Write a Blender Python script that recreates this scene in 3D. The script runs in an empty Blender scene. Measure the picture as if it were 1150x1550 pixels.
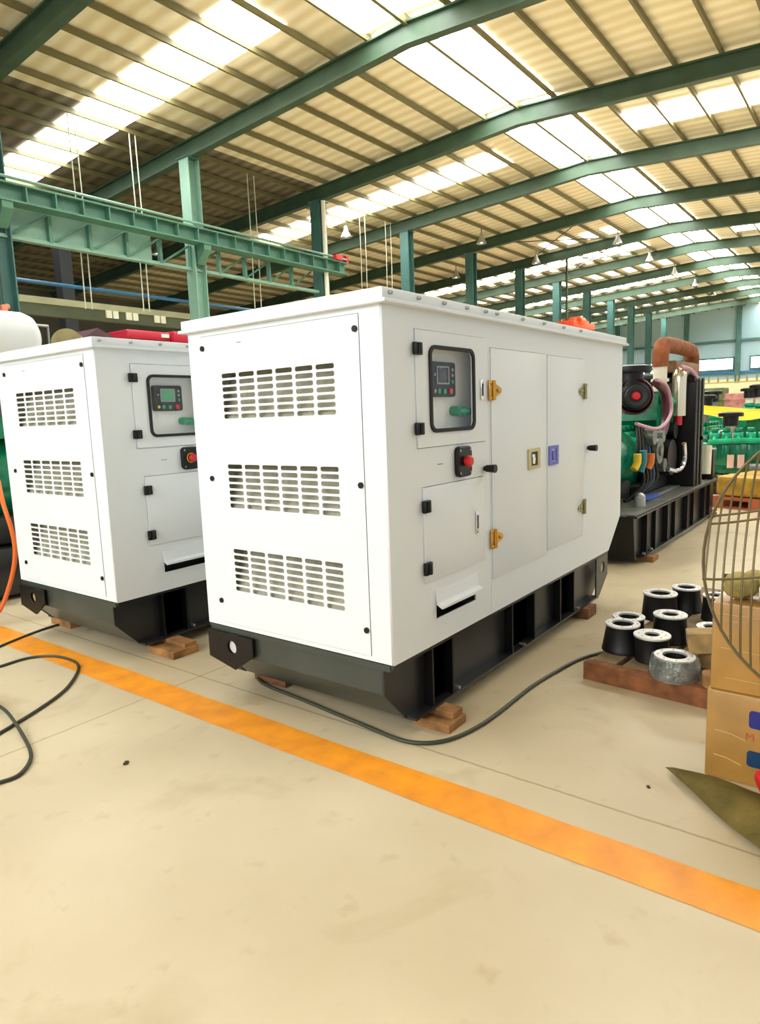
import bpy, bmesh, math, random
from mathutils import Vector, Matrix
random.seed(7)
PI = math.pi
scn = bpy.context.scene
COL = scn.collection

# ------------------------------------------------------------------ camera
cam_d = bpy.data.cameras.new('camera')
cam = bpy.data.objects.new('camera', cam_d); COL.objects.link(cam)
F, YAW, PITCH, ROLL, CH = 1018.2, .6526, .1446, -.0369, 1.3703
fw = Vector((math.cos(PITCH)*math.cos(YAW), math.cos(PITCH)*math.sin(YAW), -math.sin(PITCH)))
rt = Vector((math.sin(YAW), -math.cos(YAW), 0)); up = rt.cross(fw)
r2 = math.cos(ROLL)*rt + math.sin(ROLL)*up; u2 = -math.sin(ROLL)*rt + math.cos(ROLL)*up
M = Matrix((r2, u2, -fw)).transposed().to_4x4(); M.translation = Vector((0, 0, CH))
cam.matrix_world = M
cam_d.sensor_fit = 'VERTICAL'; cam_d.sensor_height = 36.0; cam_d.lens = F*36.0/1550
cam_d.clip_start = .02; cam_d.clip_end = 300
scn.camera = cam

# ------------------------------------------------------------------ world, lights, exposure
w = bpy.data.worlds.new('world'); scn.world = w; w.use_nodes = True
w.node_tree.nodes['Background'].inputs[0].default_value = (.86, .94, 1.0, 1)
w.node_tree.nodes['Background'].inputs[1].default_value = .9
SKY_EMIT = 15.0
def area(name, loc, aim, sx, sy, power, color):
    d = bpy.data.lights.new(name, 'AREA'); d.shape = 'RECTANGLE'; d.size = sx; d.size_y = sy; d.energy = power; d.color = color
    o = bpy.data.objects.new(name, d); COL.objects.link(o); o.location = loc
    o.rotation_euler = (Vector(aim)-Vector(loc)).to_track_quat('-Z', 'Y').to_euler(); return o
area('doorway_daylight', (-7.5, 4.0, 5.2), (2, 3.2, 1.0), 11, 4.5, 930, (1.0, 1.0, .98))
scn.view_settings.view_transform = 'Standard'; scn.view_settings.look = 'None'
scn.view_settings.exposure = 0.0; scn.view_settings.gamma = 1.0; scn.view_settings.use_curve_mapping = False

# ------------------------------------------------------------------ materials
def lin(c): return tuple((v/255/12.92 if v/255 <= .04045 else ((v/255+.055)/1.055)**2.4) for v in c) + (1,)
def mat(name, rgb, rough=.5, metal=0., noise=0., nscale=6., bump=0., bscale=40., rgb2=None, spec=.5, coat=0.):
    m = bpy.data.materials.new(name); m.use_nodes = True; nt = m.node_tree; b = nt.nodes['Principled BSDF']
    b.inputs['Base Color'].default_value = lin(rgb); b.inputs['Roughness'].default_value = rough
    b.inputs['Metallic'].default_value = metal; b.inputs['Specular IOR Level'].default_value = spec
    b.inputs['Coat Weight'].default_value = coat
    tc = nt.nodes.new('ShaderNodeTexCoord')
    if noise > 0:
        n = nt.nodes.new('ShaderNodeTexNoise'); n.inputs['Scale'].default_value = nscale; n.inputs['Detail'].default_value = 5
        nt.links.new(tc.outputs['Object'], n.inputs['Vector'])
        r = nt.nodes.new('ShaderNodeValToRGB'); r.color_ramp.elements[0].position = .3; r.color_ramp.elements[1].position = .7
        r.color_ramp.elements[0].color = lin(rgb2) if rgb2 else lin(tuple(v*(1-noise) for v in rgb))
        r.color_ramp.elements[1].color = lin(rgb)
        nt.links.new(n.outputs['Fac'], r.inputs[0]); nt.links.new(r.outputs[0], b.inputs['Base Color'])
    if bump > 0:
        n2 = nt.nodes.new('ShaderNodeTexNoise'); n2.inputs['Scale'].default_value = bscale
        nt.links.new(tc.outputs['Object'], n2.inputs['Vector'])
        bp = nt.nodes.new('ShaderNodeBump'); bp.inputs['Strength'].default_value = bump; bp.inputs['Distance'].default_value = .01
        nt.links.new(n2.outputs['Fac'], bp.inputs['Height']); nt.links.new(bp.outputs[0], b.inputs['Normal'])
    return m
def emit(name, rgb, s):
    m = bpy.data.materials.new(name); m.use_nodes = True; b = m.node_tree.nodes['Principled BSDF']
    b.inputs['Base Color'].default_value = lin(rgb); b.inputs['Emission Color'].default_value = lin(rgb); b.inputs['Emission Strength'].default_value = s
    return m
WHITE = mat('white powder coat', (222, 228, 232), .38, bump=.02, bscale=250)
WHITE2 = mat('white lid paint', (222, 228, 232), .35)
BAFFLE = mat('pale sound foam', (178, 176, 156), .9, noise=.12, nscale=30)
BASE = mat('charcoal frame paint', (40, 42, 44), .32, noise=.25, nscale=3)
BASEG = mat('dark grey green frame paint', (62, 68, 62), .3, noise=.2, nscale=3)
BLACK = mat('black plastic', (8, 8, 9), .4, spec=.35)
RUBBER = mat('black rubber', (20, 20, 20), .7)
CHROME = mat('bright chrome', (215, 215, 215), .15, 1.)
STEEL = mat('machined steel', (216, 216, 216), .45, .6)
GALV = mat('galvanised steel', (175, 178, 178), .4, .8, noise=.15)
BRASS = mat('brass hinge', (196, 150, 70), .3, .9)
DIMBRASS = mat('dull grey brass', (150, 145, 105), .35, .8)
BEIGE = mat('beige latch', (190, 178, 132), .4, .3)
BLUE = mat('blue latch film', (92, 98, 190), .35, .2)
RED = mat('red plastic', (205, 28, 40), .35)
ORANGE = mat('orange plastic', (224, 120, 40), .4)
GREENB = mat('green button', (20, 150, 105), .4)
YELLOWB = mat('yellow plastic', (235, 200, 40), .4)
LCD_OFF = mat('dark screen', (46, 50, 58), .15)
LCD_ON = mat('green screen', (80, 165, 120), .2)
GREYLINE = mat('grey print', (150, 152, 158), .6)
TEAL = mat('green engine paint', (8, 136, 98), .22, noise=.25, nscale=14, bump=.1)
TEAL2 = mat('light green engine paint', (24, 176, 128), .2, noise=.2, nscale=9)
DARKM = mat('oily dark iron', (44, 48, 46), .45, .2, noise=.35, nscale=12)
GREYM = mat('cast aluminium', (140, 146, 140), .42, .5, noise=.3, nscale=16, bump=.2)
RUST = mat('rusty brown lagging', (158, 88, 44), .8, noise=.35, nscale=11, bump=.3)
TANM = mat('tan brown metal', (150, 112, 72), .6, noise=.25, nscale=9)
PURPLE = mat('plum red metal', (92, 30, 52), .4, noise=.2)
PINK = mat('pinkish hose', (196, 150, 168), .4)
GREENST = mat('green steel paint', (78, 128, 106), .5, noise=.12, nscale=2)
GREENLT = mat('pale green steel paint', (128, 168, 148), .5, noise=.1, nscale=2)
STEELBL = mat('blue green column paint', (66, 110, 104), .5, noise=.15, nscale=2)
RAFT = mat('dark green rafter paint', (58, 84, 62), .55, noise=.15, nscale=2)
PURL = mat('khaki purlin', (112, 106, 70), .6)
BLUEPIPE = mat('blue rail paint', (40, 105, 150), .4)
WOOD = mat('raw timber', (186, 132, 74), .75, noise=.4, nscale=9, bump=.2, bscale=30)
WOODR = mat('reddish weathered plank', (150, 92, 50), .8, noise=.4, nscale=12, bump=.25, bscale=30)
WOODB = mat('brown block timber', (138, 90, 56), .8, noise=.35, nscale=20, bump=.25)
WOODT = mat('pale offcut timber', (196, 164, 104), .75, noise=.3, nscale=10)
WOODG = mat('grey pallet boards', (150, 128, 96), .8, noise=.35, nscale=9)
CABLE = mat('black green cable', (52, 56, 40), .5)
HOSE = mat('orange hose', (232, 112, 40), .4)
OLIVE = mat('olive canvas', (176, 156, 84), .85, noise=.3, nscale=7, bump=.3)
TANK = mat('pale tank paint', (228, 232, 234), .3)
CREAM = mat('cream panel', (240, 226, 184), .6, noise=.06)
WIRE = mat('dull brass wire', (98, 84, 50), .4, .4)
YELLOW = mat('yellow sheet', (244, 226, 40), .5, noise=.1, nscale=4)
OCHRE = mat('ochre wrap', (206, 160, 40), .55, noise=.35, nscale=8, bump=.3)
ORANGECR = mat('orange crane paint', (232, 84, 40), .45)
SACK = mat('dark clutter', (70, 62, 44), .8, noise=.4)
DKGREEN = mat('dark green machine', (40, 66, 52), .5, noise=.4, nscale=3)
SHADEWALL = mat('cladding with painted shade', (104, 104, 92), .8, noise=.15, nscale=.4)  # shade of the side bay is put into this wall colour
WHITEP = mat('white placard', (240, 238, 215), .6)
PAINTW = mat('cream white paint', (225, 222, 200), .4)
SKY = emit('lit roof glazing', (255, 255, 250), SKY_EMIT)
SKY2 = emit('lit small roof glazing', (255, 253, 245), 3.2)
WINL = emit('lit wall glazing', (244, 250, 255), 5.0)
LAMPM = emit('lit lamp glass', (255, 246, 220), 6.0)
def glass():
    m = bpy.data.materials.new('clear pane'); m.use_nodes = True; nt = m.node_tree; nt.nodes.remove(nt.nodes['Principled BSDF'])
    o = nt.nodes['Material Output']; t = nt.nodes.new('ShaderNodeBsdfTransparent'); g = nt.nodes.new('ShaderNodeBsdfGlossy')
    g.inputs['Roughness'].default_value = .03; t.inputs[0].default_value = (1, 1, 1, 1)
    x = nt.nodes.new('ShaderNodeMixShader'); x.inputs[0].default_value = .025; nt.links.new(t.outputs[0], x.inputs[1]); nt.links.new(g.outputs[0], x.inputs[2]); nt.links.new(x.outputs[0], o.inputs[0])
    return m
GLASS = glass()
def floor_mat():
    m = bpy.data.materials.new('tan concrete'); m.use_nodes = True; nt = m.node_tree; b = nt.nodes['Principled BSDF']; L = nt.links.new
    tc = nt.nodes.new('ShaderNodeTexCoord')
    def noise(s, d=6, dist=0):
        n = nt.nodes.new('ShaderNodeTexNoise'); n.inputs['Scale'].default_value = s; n.inputs['Detail'].default_value = d; n.inputs['Distortion'].default_value = dist
        L(tc.outputs['Object'], n.inputs['Vector']); return n
    def ramp(src, p0, c0, p1, c1):
        r = nt.nodes.new('ShaderNodeValToRGB'); r.color_ramp.elements[0].position = p0; r.color_ramp.elements[1].position = p1
        r.color_ramp.elements[0].color = c0; r.color_ramp.elements[1].color = c1; L(src, r.inputs[0]); return r
    a = ramp(noise(1.1).outputs['Fac'], .3, lin((190, 174, 142)), .7, lin((208, 194, 164)))
    s = ramp(noise(2.3, 8, .6).outputs['Fac'], .58, (1, 1, 1, 1), .72, (.82, .79, .72, 1))
    g = ramp(noise(9, 8).outputs['Fac'], .62, (1, 1, 1, 1), .76, (.84, .80, .74, 1))
    def mul(x, y):
        k = nt.nodes.new('ShaderNodeMix'); k.data_type = 'RGBA'; k.blend_type = 'MULTIPLY'; k.inputs[0].default_value = 1
        L(x, k.inputs[6]); L(y, k.inputs[7]); return k.outputs[2]
    c = mul(mul(a.outputs[0], s.outputs[0]), g.outputs[0])
    sx = nt.nodes.new('ShaderNodeSeparateXYZ'); L(tc.outputs['Object'], sx.inputs[0])
    wob = noise(14, 4)
    def joint(out, pos, period, half):     # saw joint repeated at `period`
        a1 = nt.nodes.new('ShaderNodeMath'); a1.operation = 'ADD'; a1.inputs[1].default_value = -pos + 1000*period + period/2; L(out, a1.inputs[0])
        w1 = nt.nodes.new('ShaderNodeMath'); w1.operation = 'MULTIPLY_ADD'; w1.inputs[1].default_value = .012; L(wob.outputs['Fac'], w1.inputs[0]); L(a1.outputs[0], w1.inputs[2])
        a2 = nt.nodes.new('ShaderNodeMath'); a2.operation = 'MODULO'; a2.inputs[1].default_value = period; L(w1.outputs[0], a2.inputs[0])
        a3 = nt.nodes.new('ShaderNodeMath'); a3.operation = 'SUBTRACT'; a3.inputs[1].default_value = period/2; L(a2.outputs[0], a3.inputs[0])
        a4 = nt.nodes.new('ShaderNodeMath'); a4.operation = 'ABSOLUTE'; L(a3.outputs[0], a4.inputs[0])
        return ramp(a4.outputs[0], half*.4, (.52, .46, .38, 1), half, (1, 1, 1, 1)).outputs[0]
    c = mul(c, joint(sx.outputs[0], 2.165, 5.0, .0055)); c = mul(c, joint(sx.outputs[1], 2.925, 5.0, .0055))
    L(c, b.inputs['Base Color'])
    rr = ramp(noise(1.7).outputs['Fac'], .3, (.32, .32, .32, 1), .75, (.5, .5, .5, 1)); L(rr.outputs[0], b.inputs['Roughness'])
    bp = nt.nodes.new('ShaderNodeBump'); bp.inputs['Strength'].default_value = .06; L(noise(60).outputs['Fac'], bp.inputs['Height']); L(bp.outputs[0], b.inputs['Normal'])
    return m
FLOOR = floor_mat()
def roof_mat(name, c0, c1, rough=.45):
    m = bpy.data.materials.new(name); m.use_nodes = True; nt = m.node_tree; b = nt.nodes['Principled BSDF']; L = nt.links.new
    tc = nt.nodes.new('ShaderNodeTexCoord')
    wv = nt.nodes.new('ShaderNodeTexWave'); wv.bands_direction = 'X'; wv.inputs['Scale'].default_value = .75; wv.inputs['Distortion'].default_value = 1.2; wv.inputs['Detail'].default_value = 2
    L(tc.outputs['Object'], wv.inputs['Vector'])
    n = nt.nodes.new('ShaderNodeTexNoise'); n.inputs['Scale'].default_value = 1.3; n.inputs['Detail'].default_value = 6; L(tc.outputs['Object'], n.inputs['Vector'])
    mx = nt.nodes.new('ShaderNodeMath'); mx.operation = 'MULTIPLY'; L(wv.outputs['Fac'], mx.inputs[0]); L(n.outputs['Fac'], mx.inputs[1])
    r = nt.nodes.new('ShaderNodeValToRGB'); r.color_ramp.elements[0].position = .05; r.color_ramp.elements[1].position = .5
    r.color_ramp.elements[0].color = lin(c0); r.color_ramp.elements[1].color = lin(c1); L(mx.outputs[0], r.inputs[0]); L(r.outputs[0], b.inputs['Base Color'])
    b.inputs['Roughness'].default_value = rough; b.inputs['Metallic'].default_value = .15
    bp = nt.nodes.new('ShaderNodeBump'); bp.inputs['Strength'].default_value = .2; bp.inputs['Distance'].default_value = .05; L(wv.outputs['Fac'], bp.inputs['Height']); L(bp.outputs[0], b.inputs['Normal'])
    return m
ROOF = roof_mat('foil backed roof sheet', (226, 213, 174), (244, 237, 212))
ROOF_SHADED = roof_mat('side bay roof sheet with painted shade', (96, 88, 70), (128, 120, 98), .6)  # darker copy of the roof sheet, paints the shadow under the side bay roof
def clad_mat():
    m = bpy.data.materials.new('blue grey cladding'); m.use_nodes = True; nt = m.node_tree; b = nt.nodes['Principled BSDF']; L = nt.links.new
    tc = nt.nodes.new('ShaderNodeTexCoord'); br = nt.nodes.new('ShaderNodeTexBrick'); br.offset = 0
    mp = nt.nodes.new('ShaderNodeMapping'); mp.inputs['Rotation'].default_value = (PI/2, 0, PI/2); L(tc.outputs['Object'], mp.inputs[0]); L(mp.outputs[0], br.inputs['Vector'])
    br.inputs['Color1'].default_value = lin((222, 236, 236)); br.inputs['Color2'].default_value = lin((212, 230, 230)); br.inputs['Mortar'].default_value = lin((150, 180, 190))
    br.inputs['Scale'].default_value = 1; br.inputs['Brick Width'].default_value = 2.2; br.inputs['Row Height'].default_value = 1.1; br.inputs['Mortar Size'].default_value = .03
    L(br.outputs[0], b.inputs['Base Color']); b.inputs['Roughness'].default_value = .5
    return m
CLAD = clad_mat()
def carton_mat():
    m = mat('wrapped cardboard', (180, 134, 62), .45, noise=.16, nscale=5, coat=.35); nt = m.node_tree; L = nt.links.new; b = nt.nodes['Principled BSDF']
    tc = nt.nodes.new('ShaderNodeTexCoord'); mp = nt.nodes.new('ShaderNodeMapping'); mp.inputs['Scale'].default_value = (3, 3, 26); mp.inputs['Rotation'].default_value = (.12, 0, 0)
    n = nt.nodes.new('ShaderNodeTexNoise'); n.inputs['Scale'].default_value = 1.2; n.inputs['Detail'].default_value = 4; L(tc.outputs['Object'], mp.inputs[0]); L(mp.outputs[0], n.inputs['Vector'])
    bp = nt.nodes.new('ShaderNodeBump'); bp.inputs['Strength'].default_value = .6; bp.inputs['Distance'].default_value = .012; L(n.outputs['Fac'], bp.inputs['Height'])
    L(bp.outputs[0], b.inputs['Coat Normal']); b.inputs['Coat Roughness'].default_value = .12
    return m
CARTON = carton_mat()
CARTONTOP = mat('plain cardboard', (206, 168, 104), .7, noise=.2)
NAVY = mat('navy print', (24, 34, 120), .35); NAVY2 = mat('teal navy print', (20, 60, 96), .35); REDP = mat('faded red print', (186, 84, 56), .5)
LINEP = mat('yellow floor paint', (246, 160, 34), .45, noise=.25, nscale=9, rgb2=(222, 140, 40))
PLASTIC = mat('clear crinkled wrap', (205, 212, 204), .12, .2, noise=.4, nscale=20, bump=1., bscale=60); PLASTIC.node_tree.nodes['Principled BSDF'].inputs['Alpha'].default_value = .5

# ------------------------------------------------------------------ mesh helpers
class MB:
    def __init__(s): s.bm = bmesh.new()
    def box(s, a, b, bev=0., mtx=None):
        a = Vector(a); b = Vector(b); c = (a+b)/2; d = b-a
        r = bmesh.ops.create_cube(s.bm, size=1, matrix=Matrix.Translation(c) @ Matrix.Diagonal((abs(d.x), abs(d.y), abs(d.z), 1)))
        vs = r['verts']
        if bev > 0:
            es = list({e for v in vs for e in v.link_edges})
            n0 = set(s.bm.verts)
            rr = bmesh.ops.bevel(s.bm, geom=es, offset=bev, segments=2, affect='EDGES', profile=.5)
            vs = list({v for v in s.bm.verts if v not in n0} | {v for v in vs if v.is_valid} | set(rr['verts']))
        if mtx is not None: bmesh.ops.transform(s.bm, matrix=mtx, verts=[v for v in vs if v.is_valid])
        return s
    def cyl(s, p, q, r, r2=None, n=20, caps=True):
        p = Vector(p); q = Vector(q); d = q-p
        m = Matrix.Translation((p+q)/2) @ d.to_track_quat('Z', 'Y').to_matrix().to_4x4()
        bmesh.ops.create_cone(s.bm, cap_ends=caps, segments=n, radius1=r, radius2=r if r2 is None else r2, depth=d.length, matrix=m); return s
    def sph(s, c, r, n=14, sc=(1, 1, 1)):
        bmesh.ops.create_uvsphere(s.bm, u_segments=n, v_segments=max(6, n//2+2), radius=r, matrix=Matrix.Translation(c) @ Matrix.Diagonal((*sc, 1))); return s
    def lathe(s, prof, mtx=Matrix(), n=28):
        rings = []
        for (r, z) in prof:
            rings.append([s.bm.verts.new(mtx @ Vector((r*math.cos(2*PI*i/n), r*math.sin(2*PI*i/n), z))) for i in range(n)] if r > 1e-6 else [s.bm.verts.new(mtx @ Vector((0, 0, z)))])
        for a, b in zip(rings, rings[1:]):
            for i in range(n):
                j = (i+1) % n
                if len(a) == 1 and len(b) == 1: break
                if len(a) == 1: f = (a[0], b[i], b[j])
                elif len(b) == 1: f = (a[i], b[0], a[j])
                else: f = (a[i], b[i], b[j], a[j])
                try: s.bm.faces.new(f)
                except ValueError: pass
        return s
    def tube(s, pts, r, n=8, closed=False, smooth=0):
        P = [Vector(p) for p in pts]
        for _ in range(smooth): P = catmull(P, closed)
        m = len(P); rings = []; prev = None
        for i, p in enumerate(P):
            t = (P[(i+1) % m]-P[i-1]) if closed else (P[min(i+1, m-1)]-P[max(i-1, 0)])
            t.normalize()
            if prev is None:
                a = Vector((0, 0, 1)) if abs(t.z) < .9 else Vector((1, 0, 0)); u = t.cross(a).normalized()
            else:
                u = (prev - t*prev.dot(t)).normalized()
            prev = u; v = t.cross(u)
            rings.append([s.bm.verts.new(p + r*(math.cos(2*PI*k/n)*u + math.sin(2*PI*k/n)*v)) for k in range(n)])
        for i in range(m if closed else m-1):
            a, b = rings[i], rings[(i+1) % m]
            for k in range(n): s.bm.faces.new((a[k], a[(k+1) % n], b[(k+1) % n], b[k]))
        if not closed: s.bm.faces.new(rings[0][::-1]); s.bm.faces.new(rings[-1])
        return s
    def prism(s, poly, axis, a, b):
        """polygon in the plane across `axis`, extruded from a to b. poly coords: axis 1 -> (x,z), axis 0 -> (y,z), axis 2 -> (x,y)"""
        def v(p, t): return {0: (t, p[0], p[1]), 1: (p[0], t, p[1]), 2: (p[0], p[1], t)}[axis]
        A = [s.bm.verts.new(v(p, a)) for p in poly]; B = [s.bm.verts.new(v(p, b)) for p in poly]
        s.bm.faces.new(A); s.bm.faces.new(B[::-1]); n = len(poly)
        for i in range(n): s.bm.faces.new((A[i], B[i], B[(i+1) % n], A[(i+1) % n]))
        return s
    def quad(s, *p): s.bm.faces.new([s.bm.verts.new(x) for x in p]); return s
    def build(s, name, m, parent=None, smooth=True, loc=None):
        bmesh.ops.recalc_face_normals(s.bm, faces=s.bm.faces[:])
        me = bpy.data.meshes.new(name); s.bm.to_mesh(me); s.bm.free(); return link(name, me, m, parent, smooth, loc)
def link(name, me, m, parent=None, smooth=True, loc=None):
    me.materials.clear(); me.materials.append(m)
    if smooth:
        me.shade_smooth() if hasattr(me, 'shade_smooth') else None
        try: me.set_sharp_from_angle(angle=math.radians(35))
        except Exception: pass
    o = bpy.data.objects.new(name, me); COL.objects.link(o)
    if parent: o.parent = parent
    if loc: o.location = loc
    return o
def catmull(P, closed=False):
    out = []; n = len(P)
    for i in range(n if closed else n-1):
        p0 = P[i-1] if (closed or i > 0) else P[0]; p1 = P[i]; p2 = P[(i+1) % n]; p3 = P[(i+2) % n] if (closed or i+2 < n) else P[-1]
        out.append(p1); out.append((-p0 + 9*p1 + 9*p2 - p3)/16)
    if not closed: out.append(P[-1])
    return out
def rrect(x0, x1, z0, z1, r, n=4):
    out = []
    for cx, cz, a in ((x1-r, z0+r, -PI/2), (x1-r, z1-r, 0), (x0+r, z1-r, PI/2), (x0+r, z0+r, PI)):
        for k in range(n+1): t = a + k*PI/2/n; out.append((cx+r*math.cos(t), cz+r*math.sin(t)))
    return out
def plate(name, outer, holes, axis, a, b, m, parent, bev=0.):
    """flat plate with holes lying across `axis` (0: polygon in y,z; 1: x,z) from coordinate a to b"""
    cu = bpy.data.curves.new(name, 'CURVE'); cu.dimensions = '2D'; cu.fill_mode = 'BOTH'; cu.extrude = abs(b-a)/2 - bev; cu.bevel_depth = bev; cu.bevel_resolution = 1
    cu.offset = -bev
    for loop in [outer]+holes:
        sp = cu.splines.new('POLY'); sp.points.add(len(loop)-1); sp.use_cyclic_u = True
        for p, q in zip(sp.points, loop): p.co = (q[0], q[1], 0, 1)
    tmp = bpy.data.objects.new('tmp', cu); me = bpy.data.meshes.new_from_object(tmp); bpy.data.objects.remove(tmp); bpy.data.curves.remove(cu)
    c = (a+b)/2
    # local (u,v,w) -> world: axis 1: (u, c+w*-1, v); axis 0: (c+w, u, v)
    T = Matrix(((1, 0, 0, 0), (0, 0, -1, c), (0, 1, 0, 0), (0, 0, 0, 1))) if axis == 1 else Matrix(((0, 0, 1, c), (1, 0, 0, 0), (0, 1, 0, 0), (0, 0, 0, 1)))
    me.transform(T); me.name = name
    bm = bmesh.new(); bm.from_mesh(me); bmesh.ops.remove_doubles(bm, verts=bm.verts[:], dist=1e-5); bmesh.ops.recalc_face_normals(bm, faces=bm.faces[:]); bm.to_mesh(me); bm.free()
    return link(name, me, m, parent, False)
def jitter(mb, a):
    from mathutils import noise
    bmesh.ops.subdivide_edges(mb.bm, edges=mb.bm.edges[:], cuts=1, use_grid_fill=True)
    for v in mb.bm.verts: v.co += noise.noise_vector(v.co*28)*a + Vector((0, 0, .002))
def tag(o, label=None, cat=None, group=None, kind=None):
    if label: o['label'] = label
    if cat: o['category'] = cat
    if group: o['group'] = group
    if kind: o['kind'] = kind
    return o
def thing(name, label, cat, loc=(0, 0, 0), rz=0., group=None):
    o = bpy.data.objects.new(name, None); COL.objects.link(o); o.location = loc; o.rotation_euler = (0, 0, rz); o.empty_display_size = .1
    return tag(o, label, cat, group)
def struct(mb, name, m, smooth=False): return tag(mb.build(name, m, None, smooth), kind='structure')
def dup(root, loc, label, rz=None):
    r = root.copy(); COL.objects.link(r); r.location = loc; r['label'] = label
    if rz is not None: r.rotation_euler = (0, 0, rz)
    for ch in list(root.children):
        c = ch.copy(); COL.objects.link(c); c.parent = r
        for g in list(ch.children):
            d = g.copy(); COL.objects.link(d); d.parent = c
    return r

# ------------------------------------------------------------------ the hall
XE = 66.0; RY = 8.6; RZ = 9.6; SL = .06
def zr(y): return RZ - SL*abs(y-RY)
struct(MB().box((-14, -16, -.12), (XE+.2, 34.2, 0)), 'floor', FLOOR)
roof = MB()
def sheet(mb, y0, y1, x0, x1, dz=0, t=.05):
    mb.prism([(y0, zr(y0)+dz), (y1, zr(y1)+dz), (y1, zr(y1)+dz+t), (y0, zr(y0)+dz+t)], 0, x0, x1)
sheet(roof, RY, 16.2, -14, XE); sheet(roof, -16, RY, -14, XE); sheet(roof, 16.2, 34.2, 19.2, XE)
struct(roof, 'ceiling', ROOF)
rs = MB(); sheet(rs, 16.2, 34.2, -14, 19.2); struct(rs, 'ceiling_side_bay', ROOF_SHADED)
struct(MB().box((-14, 34, 0), (XE, 34.2, 9)), 'wall_left', SHADEWALL)
ew = MB(); ew.prism([(-16, 3.25), (34, 3.25), (34, zr(34)), (RY, RZ), (-16, zr(-16))], 0, XE, XE+.2); struct(ew, 'wall_end', CLAD)
struct(MB().box((XE-.06, -16, 0), (XE+.2, 34, 3.25)), 'wall_end_lower', CREAM)
# glazing in the end wall
wn = 0
for (y0, y1) in ((11.4, 14.3), (6.6, 10.0), (15.4, 21.0), (21.6, 27.0)):
    wn += 1; fr = MB()
    for a, b in (((y0-.12, 4.0), (y1+.12, 4.12)), ((y0-.12, 5.02), (y1+.12, 5.14)), ((y0-.12, 4.12), (y0, 5.02)), ((y1, 4.12), (y1+.12, 5.02))): fr.box((XE-.1, a[0], a[1]), (XE-.02, b[0], b[1]))
    o = struct(fr, 'window_%d' % wn, STEELBL)
    MB().box((XE-.07, y0, 4.12), (XE-.03, y1, 5.02)).build('pane', WINL, o, False)
tn = 0
for z in (3.7, 6.4):
    tn += 1; struct(MB().box((XE-.2, -15, z), (XE-.02, 33, z+.2)), 'trim_%d' % tn, BLUEPIPE if z < 4 else STEELBL)
for y in (11.0, 15.2, 21.3, 5.5, 27.4):
    tn += 1; struct(MB().box((XE-.35, y-.18, 0), (XE-.02, y+.18, zr(y)-.1)), 'trim_%d' % tn, STEELBL)
# roof glazing: ridge light both sides, cross strips, short lights in the far bays
def skylight(x0, x1, y0, y1, m):
    global wn; wn += 1
    s = MB(); ya, yb = min(y0, y1), max(y0, y1); sheet(s, ya, yb, x0, x1, -.035, .02); return struct(s, 'window_%d' % wn, m)
XC = [-8.3, -3.05, 2.2, 7.45, 12.8, 18.1, 23.35, 28.55, 33.7, 38.6, 43.4, 48.0, 52.5, 57.0, 61.5]
for a, b in zip(XC, XC[1:]+[XE]):
    skylight(a+.15, b-.15, RY+.06, RY+1.02, SKY); skylight(a+.15, b-.15, RY-1.02, RY-.06, SKY)
for xs in (9.9, 20.5, 36.3, 46.2, 59.6):
    skylight(xs, xs+1.35, RY+2.0, 24.5 if xs > 22 else 22.0, SKY); skylight(xs, xs+1.35, -13, RY-2.0, SKY)
for xb, ya, yb in ((32.2, 10, 14), (37.0, 11, 20), (41.8, 10.6, 24), (46.5, 12, 24), (51.0, 12, 24), (55.5, 12, 24), (60.0, 12, 24)):
    y = math.floor(ya)+.6
    while y < yb:
        if not (xb in (37.0, 46.5)) : skylight(xb, xb+1.3, y+.12, y+.7, SKY2)
        else: skylight(xb+1.0, xb+1.5, y+.12, y+.6, SKY2)
        y += 1.0
# purlins and rafters
y = -15.4
while y < 34:
    if abs(y-RY) > .3:
        tn += 1; struct(MB().box((-14, y-.03, zr(y)-.15), (XE, y+.03, zr(y)-.03)), 'trim_%d' % tn, PURL)
    y += 1.0
for x in XC:
    tn += 1; r = MB()
    for y0, y1 in ((-16, RY), (RY, 34)):
        for da, db, hw in ((-.19, -.15, .11), (-.61, -.57, .11), (-.57, -.19, .02)):
            r.prism([(y0, zr(y0)+da), (y1, zr(y1)+da), (y1, zr(y1)+db), (y0, zr(y0)+db)], 0, x-hw, x+hw)
    struct(r, 'trim_%d' % tn, RAFT)
tn += 1; struct(MB().box((-14, RY-.04, RZ-.22), (XE, RY+.04, RZ-.03)), 'trim_%d' % tn, PURL)
# cross bracing rods under the roof
for xa, xb in ((28.55, 33.7), (33.7, 38.6)):
    for y0, y1 in ((10.5, 15.5), (15.5, 10.5)):
        tn += 1; struct(MB().tube([(xa, y0, zr(y0)-.3), (xb, y1, zr(y1)-.3)], .022, 6), 'trim_%d' % tn, RAFT)

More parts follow.
